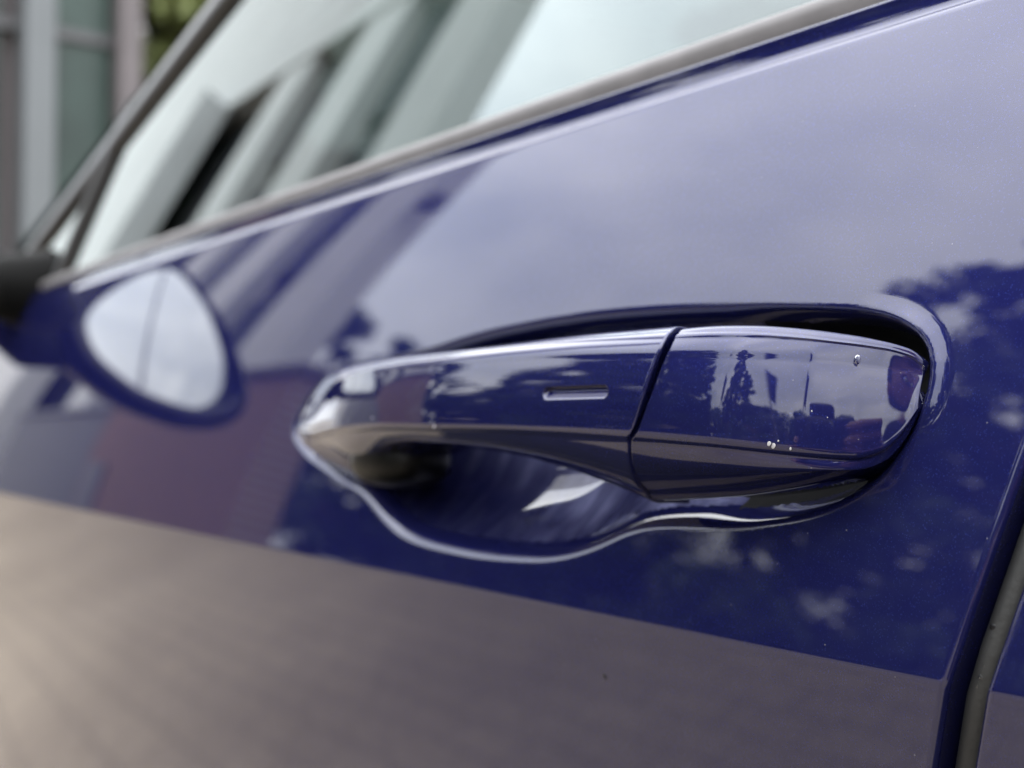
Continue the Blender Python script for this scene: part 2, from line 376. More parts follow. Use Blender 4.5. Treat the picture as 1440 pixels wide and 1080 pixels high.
def rounded(pts, rads, bulges, n_edge, n_cor):
    """open polyline of 2-D points with rounded corners; same count every call."""
    pts = [np.array(p, float) for p in pts]; out = []
    prev = pts[0]
    for i in range(1, len(pts)):
        a = pts[i-1]; b = pts[i]; d = b-a; Ld = np.linalg.norm(d)+1e-9; d = d/Ld
        end = b if i == len(pts)-1 else b - d*min(rads[i], Ld*.45)
        nrm = np.array([-d[1], d[0]]) if bulges[i-1] else np.zeros(2)
        for k in range(n_edge[i-1]):
            t = k/n_edge[i-1]; out.append(prev*(1-t)+end*t + nrm*bulges[i-1]*4*t*(1-t))
        if i < len(pts)-1:
            c = pts[i+1]; e = c-b; Le = np.linalg.norm(e)+1e-9; e = e/Le; nx = b + e*min(rads[i], Le*.45)
            for k in range(n_cor):
                t = k/n_cor; out.append((1-t)**2*end + 2*t*(1-t)*b + t*t*nx)
            prev = nx
        else: out.append(b)
    return np.array(out)

yA = lambda x, z: yfront(x)+.0065*min(1, (x-X_TIP)/.03+.15)
yB = lambda x, z: yfront(x)+.0020
yC = lambda x, z: yfront(x)
yD = lambda x, z: yfront(x)+.0145*min(1, (x-X_TIP)/.03+.15)
GA = px_curve([(418, 592), (433, 567), (447, 543), (460, 527), (480, 515), (507, 509), (567, 500), (633, 493), (700, 485), (767, 476), (833, 468), (880, 464), (933, 459), (990, 454)], yA)
GB = px_curve([(419, 599), (436, 580), (452, 556), (468, 536), (490, 523), (520, 515), (567, 508), (617, 503), (700, 495), (800, 489), (880, 487), (930, 487), (980, 487)], yB)
GC = px_curve([(419, 605), (433, 612), (467, 604), (533, 600), (600, 602), (700, 604), (800, 607), (877, 611), (920, 613), (980, 616)], yC)
GD = px_curve([(420, 609), (445, 640), (470, 659), (492, 675), (512, 683), (532, 680), (552, 662), (575, 640), (615, 628), (667, 631), (700, 636), (733, 642), (800, 661), (843, 678), (880, 693), (915, 708), (950, 725)], yD)
x0 = X_TIP+.004
NS = 260
# the gap runs obliquely over the faces: x of the gap on each edge curve
XGA = unproj(950, 461, yA)[0]; XGB = unproj(928, 485, yB)[0]; XGC = unproj(884, 611, yC)[0]; XGD = unproj(913, 706, yD)[0]
XGM = unproj(903, 548, yC)[0]
print('gap at A,B,M,C,D', XGA, XGB, XGM, XGC, XGD)
def gap_x(f):
    """f = section parameter 0..1 from back top over the front to back bottom"""
    return f
NE = [4, 10, 26, 16, 6]; NCOR = 9
def handle_section(x, yz):
    (ya, za), (yb, zb), (yc, zc), (yd, zd) = yz
    h = max(za-zd, .0005); k = min(1, h/.02)
    kb = 1 - .85*float(sstep((x-(XE-.014))/.012)) if x > X_GAP+.02 else 1
    yback = max(min(max(ya, yd)+.012*k*kb, float(ybase(x, .97))+.012), max(ya, yd)+.001)
    pts = [(yback, za-.002*k), (ya, za), (yb, zb), (yc, zc), (yd, zd), (yback+.0005, zd-.0005*k)]
    return rounded(pts, [0, .0018*k, .0022*k, .0016*k, .0035*k, 0], [0, -.0002*k, -.0005*k, -.0018*k, 0], NE, NCOR)
def build_strip(name, xs, curves, parent, xend=None, n=200, xe=0.0):
    vals = [resample(c, xs) for c in curves]
    vals = [(smooth_end(y, xs, n, xe, 0), smooth_end(z, xs, n, xe, 0)) for y, z in vals]
    S = []
    for i, x in enumerate(xs):
        S.append(handle_section(x, [(float(v[0][i]), float(v[1][i])) for v in vals]))
    S = np.array(S); n = S.shape[1]
    P = np.zeros((len(xs), n, 3)); P[:, :, 0] = xs[:, None]; P[:, :, 1] = S[:, :, 0]; P[:, :, 2] = S[:, :, 1]
    return P
def shift_table(n):
    idx = np.cumsum([0]+[e for e in NE]); # section indices of A,B,C,D (middle of their corner arcs)
    iA = NE[0]+NCOR/2; iB = NE[0]+NCOR+NE[1]+NCOR/2; iC = iB+NCOR/2+NE[2]+NCOR/2; iD = iC+NCOR/2+NE[3]+NCOR/2
    return np.interp(np.arange(n), [0, iA, iB, (iB+iC)/2, iC, iD, n-1], [XGA, XGA, XGB, XGM, XGC, XGD, XGD])
# grip
xs = x0 + (XGC - x0)*np.concatenate([np.linspace(0, 1, 50)[:-1]**1.6*.12, np.linspace(.12, 1, NS)])
xcap_end = unproj(1290, 540, -.008)[0]
print('cap end', xcap_end, 'grip', x0, XGC)
# shear every column so that the end follows the oblique gap
P = build_strip('grip', xs, [GA, GB, GC, GD], None, n=90, xe=xs[0]); n = P.shape[1]; tab = shift_table(n)
fr = (xs - xs[0])/(xs[-1]-xs[0]); wgt = sstep((fr-.55)/.45)
vals = P.copy()
for j in range(n):
    xt = xs + (tab[j]-XGC)*wgt
    # resample the surface at the sheared x so that the shape stays the same
    V = np.array([[np.interp(x_, xs, P[:, j, k]) for k in (1, 2)] for x_ in xt])
    over = xt > xs[-1]; sl = (P[-1, j]-P[-12, j])/(xs[-1]-xs[-12])
    V[over] = P[-1, j, 1:] + sl[1:]*(xt[over, None]-xs[-1])
    vals[:, j, 0] = xt; vals[:, j, 1:] = V
# slot: small horizontal groove
SL = [unproj(u, v, yC) for u, v in ((762, 553), (852, 553), (806, 543), (806, 562))]
sx0, sx1, sz1, sz0 = SL[0][0], SL[1][0], SL[2][2], SL[3][2]
print('slot', (sx1-sx0)*1000, (sz1-sz0)*1000)
# finer rows around the slot
def refine_cols(P, a, b, k):
    """insert k-1 extra points between section indices a..b"""
    out = [P[:, j] for j in range(a)]
    for j in range(a, b):
        for q in range(k): out.append(P[:, j]*(1-q/k) + P[:, j+1]*(q/k))
    return np.stack(out + [P[:, j] for j in range(b, P.shape[1])], 1)
def refine_rows(P, a, b, k):
    return np.swapaxes(refine_cols(np.swapaxes(P, 0, 1), a, b, k), 0, 1)
iB_ = NE[0]+NCOR+NE[1]+NCOR
vals = refine_cols(vals, iB_+6, iB_+22, 7)
mid = iB_+60
ra = int(np.searchsorted(vals[:, mid, 0], sx0-.002)); rb = int(np.searchsorted(vals[:, mid, 0], sx1+.002))
vals = refine_rows(vals, ra, rb, 4)
zc_s = .5*(sz0+sz1); hz_ = .5*(sz1-sz0)
dx = np.maximum(np.maximum(sx0+hz_-vals[:, :, 0], vals[:, :, 0]-(sx1-hz_)), 0); dz = vals[:, :, 2]-zc_s
tz = (vals[:, :, 2]-sz0)/(sz1-sz0)
ds = hz_ - np.sqrt(dx*dx + dz*dz)                     # distance inside a stadium shape
front_mask = vals[:, :, 1] < (yfront(vals[:, :, 0])+.004)
vals[:, :, 1] += np.where(front_mask, .00115*sstep((ds+.0001)/.0005)*np.clip(tz/.64, 0, 1), 0)
end_ring = vals[-1].copy(); cen = end_ring.mean(0); 
r1 = end_ring + (cen-end_ring)*.03; r1[:, 0] += .0003
r2 = end_ring + (cen-end_ring)*.25; r2[:, 0] += .0003; r3 = end_ring*0+cen; r3[:, 0] += .0003
Pg = np.concatenate([vals, r1[None], r2[None], r3[None]], 0)
handle = grid_mesh('handle_grip', Pg, PAINT, front)

# cap
GW = .0011                                              # gap width
qe = lambda x: float(np.clip((x-(XE-CA_))/CA_, 0, 1))
yAc = lambda x, z: yfc(x)+.0065*(1-.75*qe(x)**2)
XE = unproj(1292, 540, .0085)[0]; CA_ = .070
def yfc(x):
    q = np.clip((x - (XE-CA_))/CA_, 0, 1)
    return -.021 + .0295*q**3.3
yBc = lambda x, z: yfc(x)+.0020
yCc = lambda x, z: yfc(x)
yDc = lambda x, z: yfc(x)+.0145*(1-.8*qe(x)**2)
CA = px_curve([(900, 468), (967, 459), (1007, 456), (1073, 456), (1140, 462), (1207, 471), (1252, 479), (1277, 487), (1291, 496), (1300, 509)], yAc)
CB = px_curve([(880, 487), (930, 487), (1040, 487), (1140, 491), (1207, 497), (1250, 502), (1276, 508), (1300, 523)], yBc)
CC = px_curve([(860, 611), (887, 612), (1007, 622), (1107, 634), (1173, 642), (1207, 646), (1240, 638), (1268, 612), (1287, 582), (1300, 556)], yCc)
CDD = px_curve([(880, 702), (923, 704), (980, 701), (1040, 697), (1107, 687), (1173, 673), (1212, 659), (1244, 640), (1270, 612), (1287, 586), (1300, 560)], yDc)
xs = np.linspace(XGC, XE, 220); Pc = build_strip('cap', xs, [CA, CB, CC, CDD], None, n=260, xe=xs[-1])
tab = shift_table(n); fr = (xs-xs[0])/(xs[-1]-xs[0]); wgt = 1-sstep(fr/.6)
V2 = Pc.copy()
for j in range(n):
    xt = xs + (tab[j]+GW-XGC)*wgt
    V = np.array([[np.interp(x_, xs, Pc[:, j, k]) for k in (1, 2)] for x_ in xt])
    un = xt < xs[0]; s_ = (Pc[12, j]-Pc[0, j])/(xs[12]-xs[0]); V[un] = Pc[0, j, 1:] + s_[1:]*(xt[un, None]-xs[0])
    V2[:, j, 0] = xt; V2[:, j, 1:] = V
# round the rear end: the last stations shrink toward the middle along a quarter circle and roll inwards
last = V2[-1]; ends = []
for t in (.35, .999):
    r_ = last.copy(); r_ = last + (last.mean(0)-last)*t; r_[:, 0] -= .001*t; ends.append(r_)
st = V2[0].copy(); c0 = st.mean(0); s1 = st+(c0-st)*.03; s1[:, 0] -= .0003; s2 = st*0+c0; s2[:, 0] -= .0003
cap = grid_mesh('handle_cap', np.concatenate([s2[None], s1[None], V2, np.array(ends)], 0), PAINT, front)

# ------------------------------------------------------------------ handle details
# black foot block behind the front end of the grip
def superblock(c, r, name, m, parent, e=.75, nu=40, nv=24):
    P = np.zeros((nv, nu, 3))
    sp = lambda v, p: np.sign(v)*np.abs(v)**p
    for i, a in enumerate(np.linspace(-math.pi/2+.001, math.pi/2-.001, nv)):
        for j, b in enumerate(np.linspace(0, 2*math.pi, nu, endpoint=False)):
            P[i, j] = (c[0]+r[0]*sp(math.cos(a), e)*sp(math.cos(b), e), c[1]+r[1]*sp(math.cos(a), e)*sp(math.sin(b), e), c[2]+r[2]*sp(math.sin(a), e))
    return grid_mesh(name, P, m, parent, close=True)
fc = unproj(562, 646, .004)
superblock((fc[0], .004, fc[2]), (.0185, .013, .0088), 'handle_foot', mat('matt_black', (.0015, .0015, .0015), .35, spec=.12), front)
# water beads and dried specks sitting on the handle
def bead(u, v, yf, r, name='water_bead', m=None, sq=.45):
    c = unproj(u, v, yf); P = np.zeros((8, 16, 3))
    for i, a in enumerate(np.linspace(0, math.pi/2, 8)):
        for j, b in enumerate(np.linspace(0, 2*math.pi, 16, endpoint=False)):
            rr = r*math.cos(a)*(1+.12*math.sin(2*b+u)); P[i, j] = (c[0]+rr*math.cos(b), c[1]+.0001-r*sq*math.sin(a), c[2]+rr*math.sin(b))
    return grid_mesh(name, P, m, front, close=True, flip=True)
WATER = bpy.data.materials.new('water'); WATER.use_nodes = True
_b = WATER.node_tree.nodes['Principled BSDF']; _b.inputs['Base Color'].default_value = (.9, .92, .95, 1); _b.inputs['Roughness'].default_value = .02
_b.inputs['Transmission Weight'].default_value = 1; _b.inputs['IOR'].default_value = 1.33
SPECK = mat('pale_speck', (.28, .27, .28), .6)
yCapF = lambda x, z: yfc(x)+.0003; yGripF = lambda x, z: yfront(x)-.0002
bead(1205, 506, yCapF, .00085, m=WATER)
for u, v, r in ((1081, 624, .0005), (1087, 627, .00055), (1094, 620, .0002), (1111, 631, .0003), (1141, 578, .00018), (1163, 587, .00014)): bead(u, v, yCapF, r, 'paint_chip', SPECK, .15)
for u, v, r in ((610, 600, .0004), (523, 588, .0003)): bead(u, v, yGripF, r, 'dust_speck', SPECK, .3)
bead(850, 950, lambda x, z: ybase(x, z)-.0001, .0006, 'dark_speck', BLACKP, .3); bead(851, 954, lambda x, z: ybase(x, z)-.0001, .0004, 'dark_speck', BLACKP, .3)
ysl = lambda x, z: ybase(x, z)+.0035
for u, v, r, mm in ((1379, 953, .0005, WATER), (1384, 937, .00025, WATER), (1374, 966, .00025, WATER), (1397, 883, .0008, BLACKP)): bead(u, v, ysl, r, 'seal_bead', mm, .3)
rg = np.random.default_rng(5)
for _ in range(12):
    u, v = rg.uniform(650, 1430), rg.uniform(100, 1000)
    if 420 < v < 760 and u < 1340: continue
    if u > 1330 and v > 640: continue
    bead(u, v, lambda x, z: ybase(x, z)-.00002, rg.uniform(.00010, .00022), 'dust_speck', SPECK, .4)

# ------------------------------------------------------------------ window, trim, pillar
YB = float(np.interp(ZB, _z, _y))                      # shoulder depth
RR_ = .0075
def plan(x): return (x+.35)**2/(2*PLAN_R)
LEAN = math.tan(math.radians(15.5))
def yglass(x, z): return YB + .0125 + (z-ZB-.01)*LEAN + plan(x)
def ystrip(x, z): return YB + .0075 + plan(x)
s_lo = np.mean([unproj(u, v, ystrip)[2] for u, v in ((960, 90), (720, 177), (480, 260))])
s_hi = np.mean([unproj(u, v, lambda x, z: ystrip(x, z)+.002)[2] for u, v in ((960, 57), (647, 180), (480, 245))])
print('strip', s_lo-ZB, s_hi-ZB)
def profile_sweep(name, prof, xs, m, parent):
    P = np.array([[(x, y+plan(x), z) for y, z in prof] for x in xs])
    return grid_mesh(name, P, m, parent)
def belt_strip(x0, x1, parent):
    y0 = YB+.0072; h = s_hi - s_lo
    prof = [(y0+.004, s_lo-.012), (y0+.0004, s_lo-.010), (y0, s_lo), (y0-.0004, s_lo+h*.35), (y0+.0001, s_lo+h*.7), (y0+.0012, s_hi-.0006), (y0+.0026, s_hi), (y0+.0040, s_hi-.0004), (y0+.0052, s_hi-.004)]
    return profile_sweep('window_seal', prof[::-1], np.linspace(x0, x1, 40), STRIPM, parent)
def gp(u, v, off=0): return unproj(u, v, lambda x, z: yglass(x, z)+off)
pA0, pA1 = gp(24, 392), gp(275, 60)
pM0, pM1 = gp(80, 405), gp(187, 152)
sl_ = (pA1[2]-pA0[2])/(pA1[0]-pA0[0])
def zA(x): return pA0[2] + sl_*(x-pA0[0]) - .12*max(0, x+.75)**2
ZTOP = 1.43
def glass_sheet(name, x0, x1, parent, ztop=None, nx=60, nz=26):
    P = np.zeros((nz, nx, 3))
    for j, x in enumerate(np.linspace(x0, x1, nx)):
        zt = min(zA(x), ZTOP) if ztop is None else ztop(x)
        for i, t in enumerate(np.linspace(0, 1, nz)):
            z = (ZB-.004)*(1-t) + max(zt, ZB)*t; P[i, j] = (x, yglass(x, z) + .02*(z-ZB)**2, z)
    return grid_mesh(name, P, GLASS, parent)
XB = float(x_edge(ZB))
xm = lambda z: pM0[0] + (pM1[0]-pM0[0])*(z-pM0[2])/(pM1[2]-pM0[2])
glass_sheet('window_glass', pA0[0]+.01, XB-.06, front)
belt_strip(XF+.03, XB-.004, front)
glass_sheet('window_glass', XB+.09, .9, rear, ztop=lambda x: ZTOP)
belt_strip(XB+.016, .94, rear)
BLK = mat('satin_black_trim', (.018, .018, .02), .35)
def bar(name, p0, p1, wx, d, m, parent, off=0, n=2):
    """flat bar with rounded face between two points on the glass plane."""
    mb = MB(); A = np.array(p0); B = np.array(p1); dr = (B-A)/np.linalg.norm(B-A); side = np.cross(dr, [0, 1, 0]); side /= np.linalg.norm(side)
    pts = []
    for q in np.linspace(0, 1, n):
        c = A*(1-q)+B*q; pts.append([c + side*wx*math.cos(t)/2 + np.array([0, -d*math.sin(t)+off, 0]) for t in np.linspace(0, math.pi, 9)])
    return grid_mesh(name, np.array(pts), m, parent)
bar('window_divider', (xm(ZB-.01), yglass(xm(ZB), ZB-.01), ZB-.01), pM1 + (pM1-pM0)*.04, .011, .006, BLK, front, n=4)
# door frame along the windscreen pillar and along the roof
xsA = np.linspace(pA0[0]-.04, XB, 60); P = []
for x in xsA:
    z = min(zA(x), ZTOP); y = yglass(x, z)
    P.append([(x, y+.002, z-.008), (x, y-.0045, z-.007), (x, y-.006, z), (x, y-.0045, z+.008), (x, y+.004, z+.009), (x, y+.03, z+.010)])
grid_mesh('window_frame', np.array(P), BLK, front)
bar('pillar_cover', (XB-.028, yglass(XB, ZB)-.001, ZB-.02), (XB-.028, yglass(XB, ZTOP)-.001, ZTOP+.005), .066, .006, BLACKP, front, n=4)
bar('pillar_cover', (XB+.05, yglass(XB, ZB)-.001, ZB-.02), (XB+.05, yglass(XB, ZTOP)-.001, ZTOP+.005), .066, .006, BLACKP, rear, n=4)
# roof, windscreen pillar, far side, cabin
W = 1.72
P = []
for x in np.linspace(-1.7, 1.3, 60):
    row = []
    zt = min(pA0[2] + sl_*(x-pA0[0]) + .02, 1.475) if x < 0 else 1.475
    y0 = yglass(-.35, ZTOP)+.004 + (zt-ZTOP-.02)*LEAN
    for t in np.linspace(0, 1, 24):
        y = y0 + (W-2*y0)*t; row.append((x, y, zt + .045*math.sin(math.pi*t)**.6))
    P.append(row)
P = np.array(P); k0 = np.searchsorted(P[:, 0, 0], -.62)
roof = grid_mesh('roof', P[k0:], PAINT, car)
bar('windscreen_pillar', (pA0[0]-.10, yglass(0, pA0[2])+.045, pA0[2]-.02), (-.60, yglass(0, 1.44)+.03, pA0[2]+sl_*(-.56-pA0[0])), .022, .02, PAINT, car, n=8)
grid_mesh('headliner', P[k0:, ::2] - np.array([0, 0, .035]), mat('headliner_cloth', (.35, .35, .34), .9), car)
scr = P[:k0+1].copy(); scr = scr[scr[:, 0, 2] > ZB-.02]; grid_mesh('windscreen', scr, GLASS, car)
m = MB()
m.box(-1.5, .9, W-.10, W-.04, .3, ZB-.02); m.box(-1.75, -1.05, .12, W-.12, .55, ZB-.06); m.box(-1.5, .9, .12, W-.12, .25, .30)
m.build('cabin_lining', INNER, car, bevel=.02)
for sy in (.30, 1.02):
    m = MB(); m.box(-.55, -.05, sy, sy+.48, .45, .60); m.box(-.12, .05, sy+.02, sy+.46, .55, 1.12); m.box(-.05, .03, sy+.13, sy+.35, 1.14, 1.32)
    m.build('seat', SEATM, car, smooth=True, bevel=.04)
m = MB(); m.tube([(-.80 + .06*math.sin(t), .50+.18*math.cos(t), .98+.17*math.sin(t)) for t in np.linspace(0, 2*math.pi, 40)], .014, caps=False)
m.build('steering_wheel', BLACKP, car, smooth=True)
# front wing, bonnet, sill and wheels complete the side
def lower_y(z): return np.interp(z, _z, _y)
rows = []
for z in np.concatenate([np.linspace(.34, ZC-.004, 20), [ZC-.001, ZC, ZC+.001], np.linspace(ZC+.004, ZB-.03, 10)]):
    rows.append([(x, lower_y(z) + plan(x) + (.02 if x > XF-.0045 else 0), z) for x in np.concatenate([np.linspace(-2.35, XF-.0045, 40), [XF-.0044]])])
R = np.array(rows); last = R[-1].copy()
for t in np.linspace(0, 1, 12)[1:]:
    q = last.copy(); q[:, 1] += .045*(1-math.cos(t*math.pi/2)) + .06*t**3; q[:, 2] += .05*math.sin(t*math.pi/2); R = np.concatenate([R, q[None]])
grid_mesh('front_wing', R, PAINT, car)
bn = R[-1]; B_ = np.array([bn*(1-t) + np.stack([bn[:, 0], W-bn[:, 1], bn[:, 2]], 1)*t + np.array([0, 0, .07*math.sin(math.pi*t)]) for t in np.linspace(0, 1, 16)])
grid_mesh('bonnet', B_[:, :38], PAINT, car)
m = MB(); m.box(-1.95, 1.3, .03, W-.03, .20, .335); m.build('sill', BLK, car, bevel=.02)
m = MB(); m.box(.95, 1.6, .02, .1, .34, 1.03); m.box(.95, 1.6, W-.1, W-.02, .34, 1.0); m.box(1.55, 1.62, .05, W-.05, .34, 1.2); m.build('rear_quarter', PAINT, car, bevel=.03)
TYRE = mat('tyre_rubber', (.02, .02, .02), .8); RIM = mat('alloy', (.5, .5, .52), .3, metal=.9)
for wx in (-1.72, 1.0):
    m = MB(); m.tube([(wx, .02, .33), (wx, .04, .33), (wx, .2, .33), (wx, .22, .33)], [.28, .33, .33, .28], k=48); wo = m.build('wheel', TYRE, car, smooth=True)
    m = MB(); m.tube([(wx, .012, .33), (wx, .03, .33)], [.20, .22], k=40); m.build('rim', RIM, wo, smooth=True)
# door mirror: outline of its glass in the plane facing backwards
MX = -1.08; BLKM = mat('matt_black_plastic', (.003, .003, .003), .6, spec=.05)
out = [(-.028, 1.105), (-.034, 1.140), (-.046, 1.175), (-.066, 1.197), (-.085, 1.197), (-.138, 1.176), (-.185, 1.142), (-.212, 1.108), (-.2115, 1.090), (-.198, 1.073), (-.172, 1.064), (-.119, 1.063), (-.062, 1.078)]
Q = smooth_closed(np.array(out), 160, 4); cen = Q.mean(0)
def ring(k, x, dz=0, dy=0): return np.stack([np.full(len(Q), x), cen[0] + (Q[:, 0]-cen[0])*k + dy, cen[1] + (Q[:, 1]-cen[1])*k + dz], 1)
mirror = grid_mesh('door_mirror', np.array([ring(.985, MX-.004), ring(1.0, MX+.001), ring(1.02, MX+.006), ring(1.10, MX+.006, -.003, .004), ring(1.20, MX+.002, -.007, .006), ring(1.25, MX-.006, -.009, .007), ring(1.25, MX-.03, -.009, .007), ring(1.12, MX-.07, -.006, .004), ring(.80, MX-.105), ring(.45, MX-.125), ring(.01, MX-.13)]), mat('dark_blue_gloss', (.003, .003, .012), .15, spec=.3), car, close=True)
# glass: main field and the outer aspherical field separated by a fine line
ysp = -.118
G = []
for k in np.linspace(0.001, .985, 24): G.append(ring(k, MX))
G = np.array(G); yy = G[:, :, 1]; zz_ = G[:, :, 2]
G[:, :, 0] = MX - .003 + (yy-ysp)*.04 - .9*np.clip(-(yy-ysp), 0, 1)**2*1.2 - .18*(zz_-cen[1])**2
grid_mesh('mirror_glass', G, CHROME, mirror, close=True)
MB().tube([(MX-.0012, -.119+.053*q, 1.067+.122*q) for q in np.linspace(0, 1, 8)], .0011, k=6).build('mirror_line', BLK, mirror)
pa = np.array([(-1.085, .055, 1.082), (-1.09, .025, 1.080), (-1.10, -.01, 1.065), (-1.115, -.05, 1.085), (-1.12, -.09, 1.095)])
MB().tube([tuple(p) for p in pa], [.042, .034, .026, .026, .028], k=20).build('mirror_arm', BLKM, mirror, smooth=True)
mb_ = unproj(10, 405, YB-.004)
MB().tube([mb_+np.array([0, .03, 0]), mb_, mb_+np.array([-.02, -.018, .004])], [.032, .026, .018], k=24).build('mirror_base', BLKM, mirror, smooth=True)

# ------------------------------------------------------------------ ground
GM = bpy.data.materials.new('pale_asphalt'); GM.use_nodes = True; t = GM.node_tree; b = t.nodes['Principled BSDF']; b.inputs['Roughness'].default_value = .92
b.inputs['Specular IOR Level'].default_value = .2
tcn = t.nodes.new('ShaderNodeTexCoord')
na = t.nodes.new('ShaderNodeTexNoise'); na.inputs['Scale'].default_value = 45; na.inputs['Detail'].default_value = 6; t.links.new(tcn.outputs['Object'], na.inputs[0])
nb = t.nodes.new('ShaderNodeTexNoise'); nb.inputs['Scale'].default_value = .55; nb.inputs['Detail'].default_value = 5; t.links.new(tcn.outputs['Object'], nb.inputs[0])
f = math_node(t, 'ADD', math_node(t, 'MULTIPLY', na.outputs[0], .6), math_node(t, 'MULTIPLY', nb.outputs[0], .7))
r = t.nodes.new('ShaderNodeValToRGB'); r.color_ramp.elements[0].position = .45; r.color_ramp.elements[0].color = (.128, .103, .074, 1); r.color_ramp.elements[1].position = .85; r.color_ramp.elements[1].color = (.255, .213, .162, 1)
t.links.new(f, r.inputs[0])
bk = t.nodes.new('ShaderNodeTexBrick'); bk.inputs['Scale'].default_value = 1; bk.inputs['Brick Width'].default_value = .2; bk.inputs['Row Height'].default_value = .1; bk.inputs['Mortar Size'].default_value = .005; bk.inputs['Mortar Smooth'].default_value = .4
bk.inputs['Color1'].default_value = (1, 1, 1, 1); bk.inputs['Color2'].default_value = (.92, .92, .93, 1); bk.inputs['Mortar'].default_value = (.66, .66, .66, 1); t.links.new(tcn.outputs['Object'], bk.inputs[0])
mg = t.nodes.new('ShaderNodeMix'); mg.data_type = 'RGBA'; mg.blend_type = 'MULTIPLY'; mg.inputs[0].default_value = 1; t.links.new(r.outputs[0], mg.inputs[6]); t.links.new(bk.outputs[0], mg.inputs[7]); t.links.new(mg.outputs[2], b.inputs['Base Color'])
g = MB(); g.v = [(-900, -900, 0), (900, -900, 0), (900, 900, 0), (-900, 900, 0)]; g.f = [(0, 1, 2, 3)]
go = g.build('ground', GM); go['kind'] = 'structure'
DARK_SHEET = mat('near_black_ground', (.010, .010, .010), .9, noise=(40, .4, 5), spec=.2)  # near-black sheet added beside the car to darken the handle's reflecting underside
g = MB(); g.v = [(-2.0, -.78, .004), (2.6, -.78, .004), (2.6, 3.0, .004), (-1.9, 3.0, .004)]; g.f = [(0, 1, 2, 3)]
g.build('dark_ground_sheet', DARK_SHEET)['kind'] = 'structure'
KERB = mat('kerb_concrete', (.26, .25, .23), .85, noise=(6, .2, 5))
g = MB()
g.box(-40, 30, -4.35, -4.2, 0, .11); k_ = g.build('kerb', KERB, bevel=.01); k_['kind'] = 'structure'

# ------------------------------------------------------------------ buildings
CONC = mat('pale_grey_panel', (.40, .405, .415), .6, noise=(.8, .08, 5)); DGL = mat('dark_window_glass', (.012, .017, .026), .05, spec=.5)
FRM = mat('dark_frame', (.05, .05, .055), .5); MAUV = mat('mauve_grey_render', (.075, .066, .070), .8, noise=(2, .1, 4))
def prism(name, poly, z0, z1, m, parent):
    n = len(poly); v = [(x, y, z) for z in (z0, z1) for x, y in poly]; f = [tuple(range(n))[::-1], tuple(range(n, 2*n))] + [(i, (i+1) % n, n+(i+1) % n, n+i) for i in range(n)]
    return link(name, v, f, m, parent, False)
# office block along the far side of the yard: end corner at x=-14
off = thing('office_building', 'tall pale grey office block with columns and dark windows, reflected in the door', 'building', (-15, -5.5, 0))
AX = lambda x: x+14
def opoly(x0, x1, d): return [(x0, 0), (x1, 0), (x1-d*2.55, -d), (x0-d*2.55, -d)]
DKW = mat('dark_spandrel', (.03, .03, .036), .4)
prism('wall', [(-.3, -.62), (-34, -.62), (-46, -6), (-14.5, -6)], 0, 14.0, DKW, off)
prism('fascia', [(0, .06), (-34.2, .06), (-47, -6), (-15.5, -6)], 14.0, 22.0, CONC, off)
prism('wing', [(-14.6, .9), (-30, .9), (-30, 0), (-14.6, 0)], 0, 14.0, CONC, off)
xc = 0.0
for i in range(3):
    MB().box(xc-1.9, xc, -.6, 0, 0, 14.0).build('column', CONC, off, bevel=.03)
    x1 = xc-1.9; x0 = x1-2.6
    for fl in range(4):
        z0 = .05+fl*3.5; wn = MB().box(x0, x1, -.5, -.46, z0+.5, z0+3.3).build('window', FRM, off)
        for q in range(2):
            MB().box(x0+.05+q*1.27, x0+1.23+q*1.27, -.46, -.44, z0+.56, z0+3.24).build('pane', DGL, wn)
    xc -= 4.5
lamp = thing('wall_lamp', 'small floodlight on an arm at the corner of the office block', 'lamp', (-14.9, -5.5, 8.4))
MB().tube([(-.05, -.15, 0), (.35, -.1, .12)], .04, k=8).build('arm', FRM, lamp)
MB().box(.25, .62, -.28, .1, -.12, .22).build('lamp_head', FRM, lamp, bevel=.03)
# low brick store in front of it
BR = bpy.data.materials.new('red_brown_brick'); BR.use_nodes = True; t = BR.node_tree; b = t.nodes['Principled BSDF']; b.inputs['Roughness'].default_value = .85
bt = t.nodes.new('ShaderNodeTexBrick'); bt.inputs['Scale'].default_value = 1; bt.inputs['Brick Width'].default_value = .23; bt.inputs['Row Height'].default_value = .075; bt.inputs['Mortar Size'].default_value = .008
bt.inputs['Color1'].default_value = (.15, .066, .05, 1); bt.inputs['Color2'].default_value = (.115, .052, .042, 1); bt.inputs['Mortar'].default_value = (.2, .17, .15, 1)
tcn = t.nodes.new('ShaderNodeTexCoord'); mp = t.nodes.new('ShaderNodeMapping'); mp.inputs['Rotation'].default_value = (math.radians(90), 0, 0)
t.links.new(tcn.outputs['Object'], mp.inputs[0]); t.links.new(mp.outputs[0], bt.inputs[0]); t.links.new(bt.outputs[0], b.inputs['Base Color'])
store = thing('brick_store', 'low red-brown brick store with a flat roof below the grey office block', 'building', (-11.6, -4.6, 0))
MB().box(-6.5, 0, -.55, 0, 0, 3.75).build('wall', BR, store, bevel=.01)
MB().box(-6.6, .08, -.6, .08, 3.75, 3.9).build('roof', mat('roof_felt', (.07, .06, .06), .8), store)
MB().box(-6.2, -5.3, 0, .05, 0, 2.1).build('door', FRM, store)
shed = thing('dark_shed', 'long dark slate shed beyond the brick store, in front of the office block', 'building', (-18.5, -4.7, 0))
MB().box(-7.5, 0, -.5, 0, 0, 3.3).build('wall', mat('slate_cladding', (.05, .05, .056), .6, noise=(2, .15, 3)), shed, bevel=.01); MB().box(-7.6, .05, -.6, .08, 3.3, 3.42).build('roof', FRM, shed)
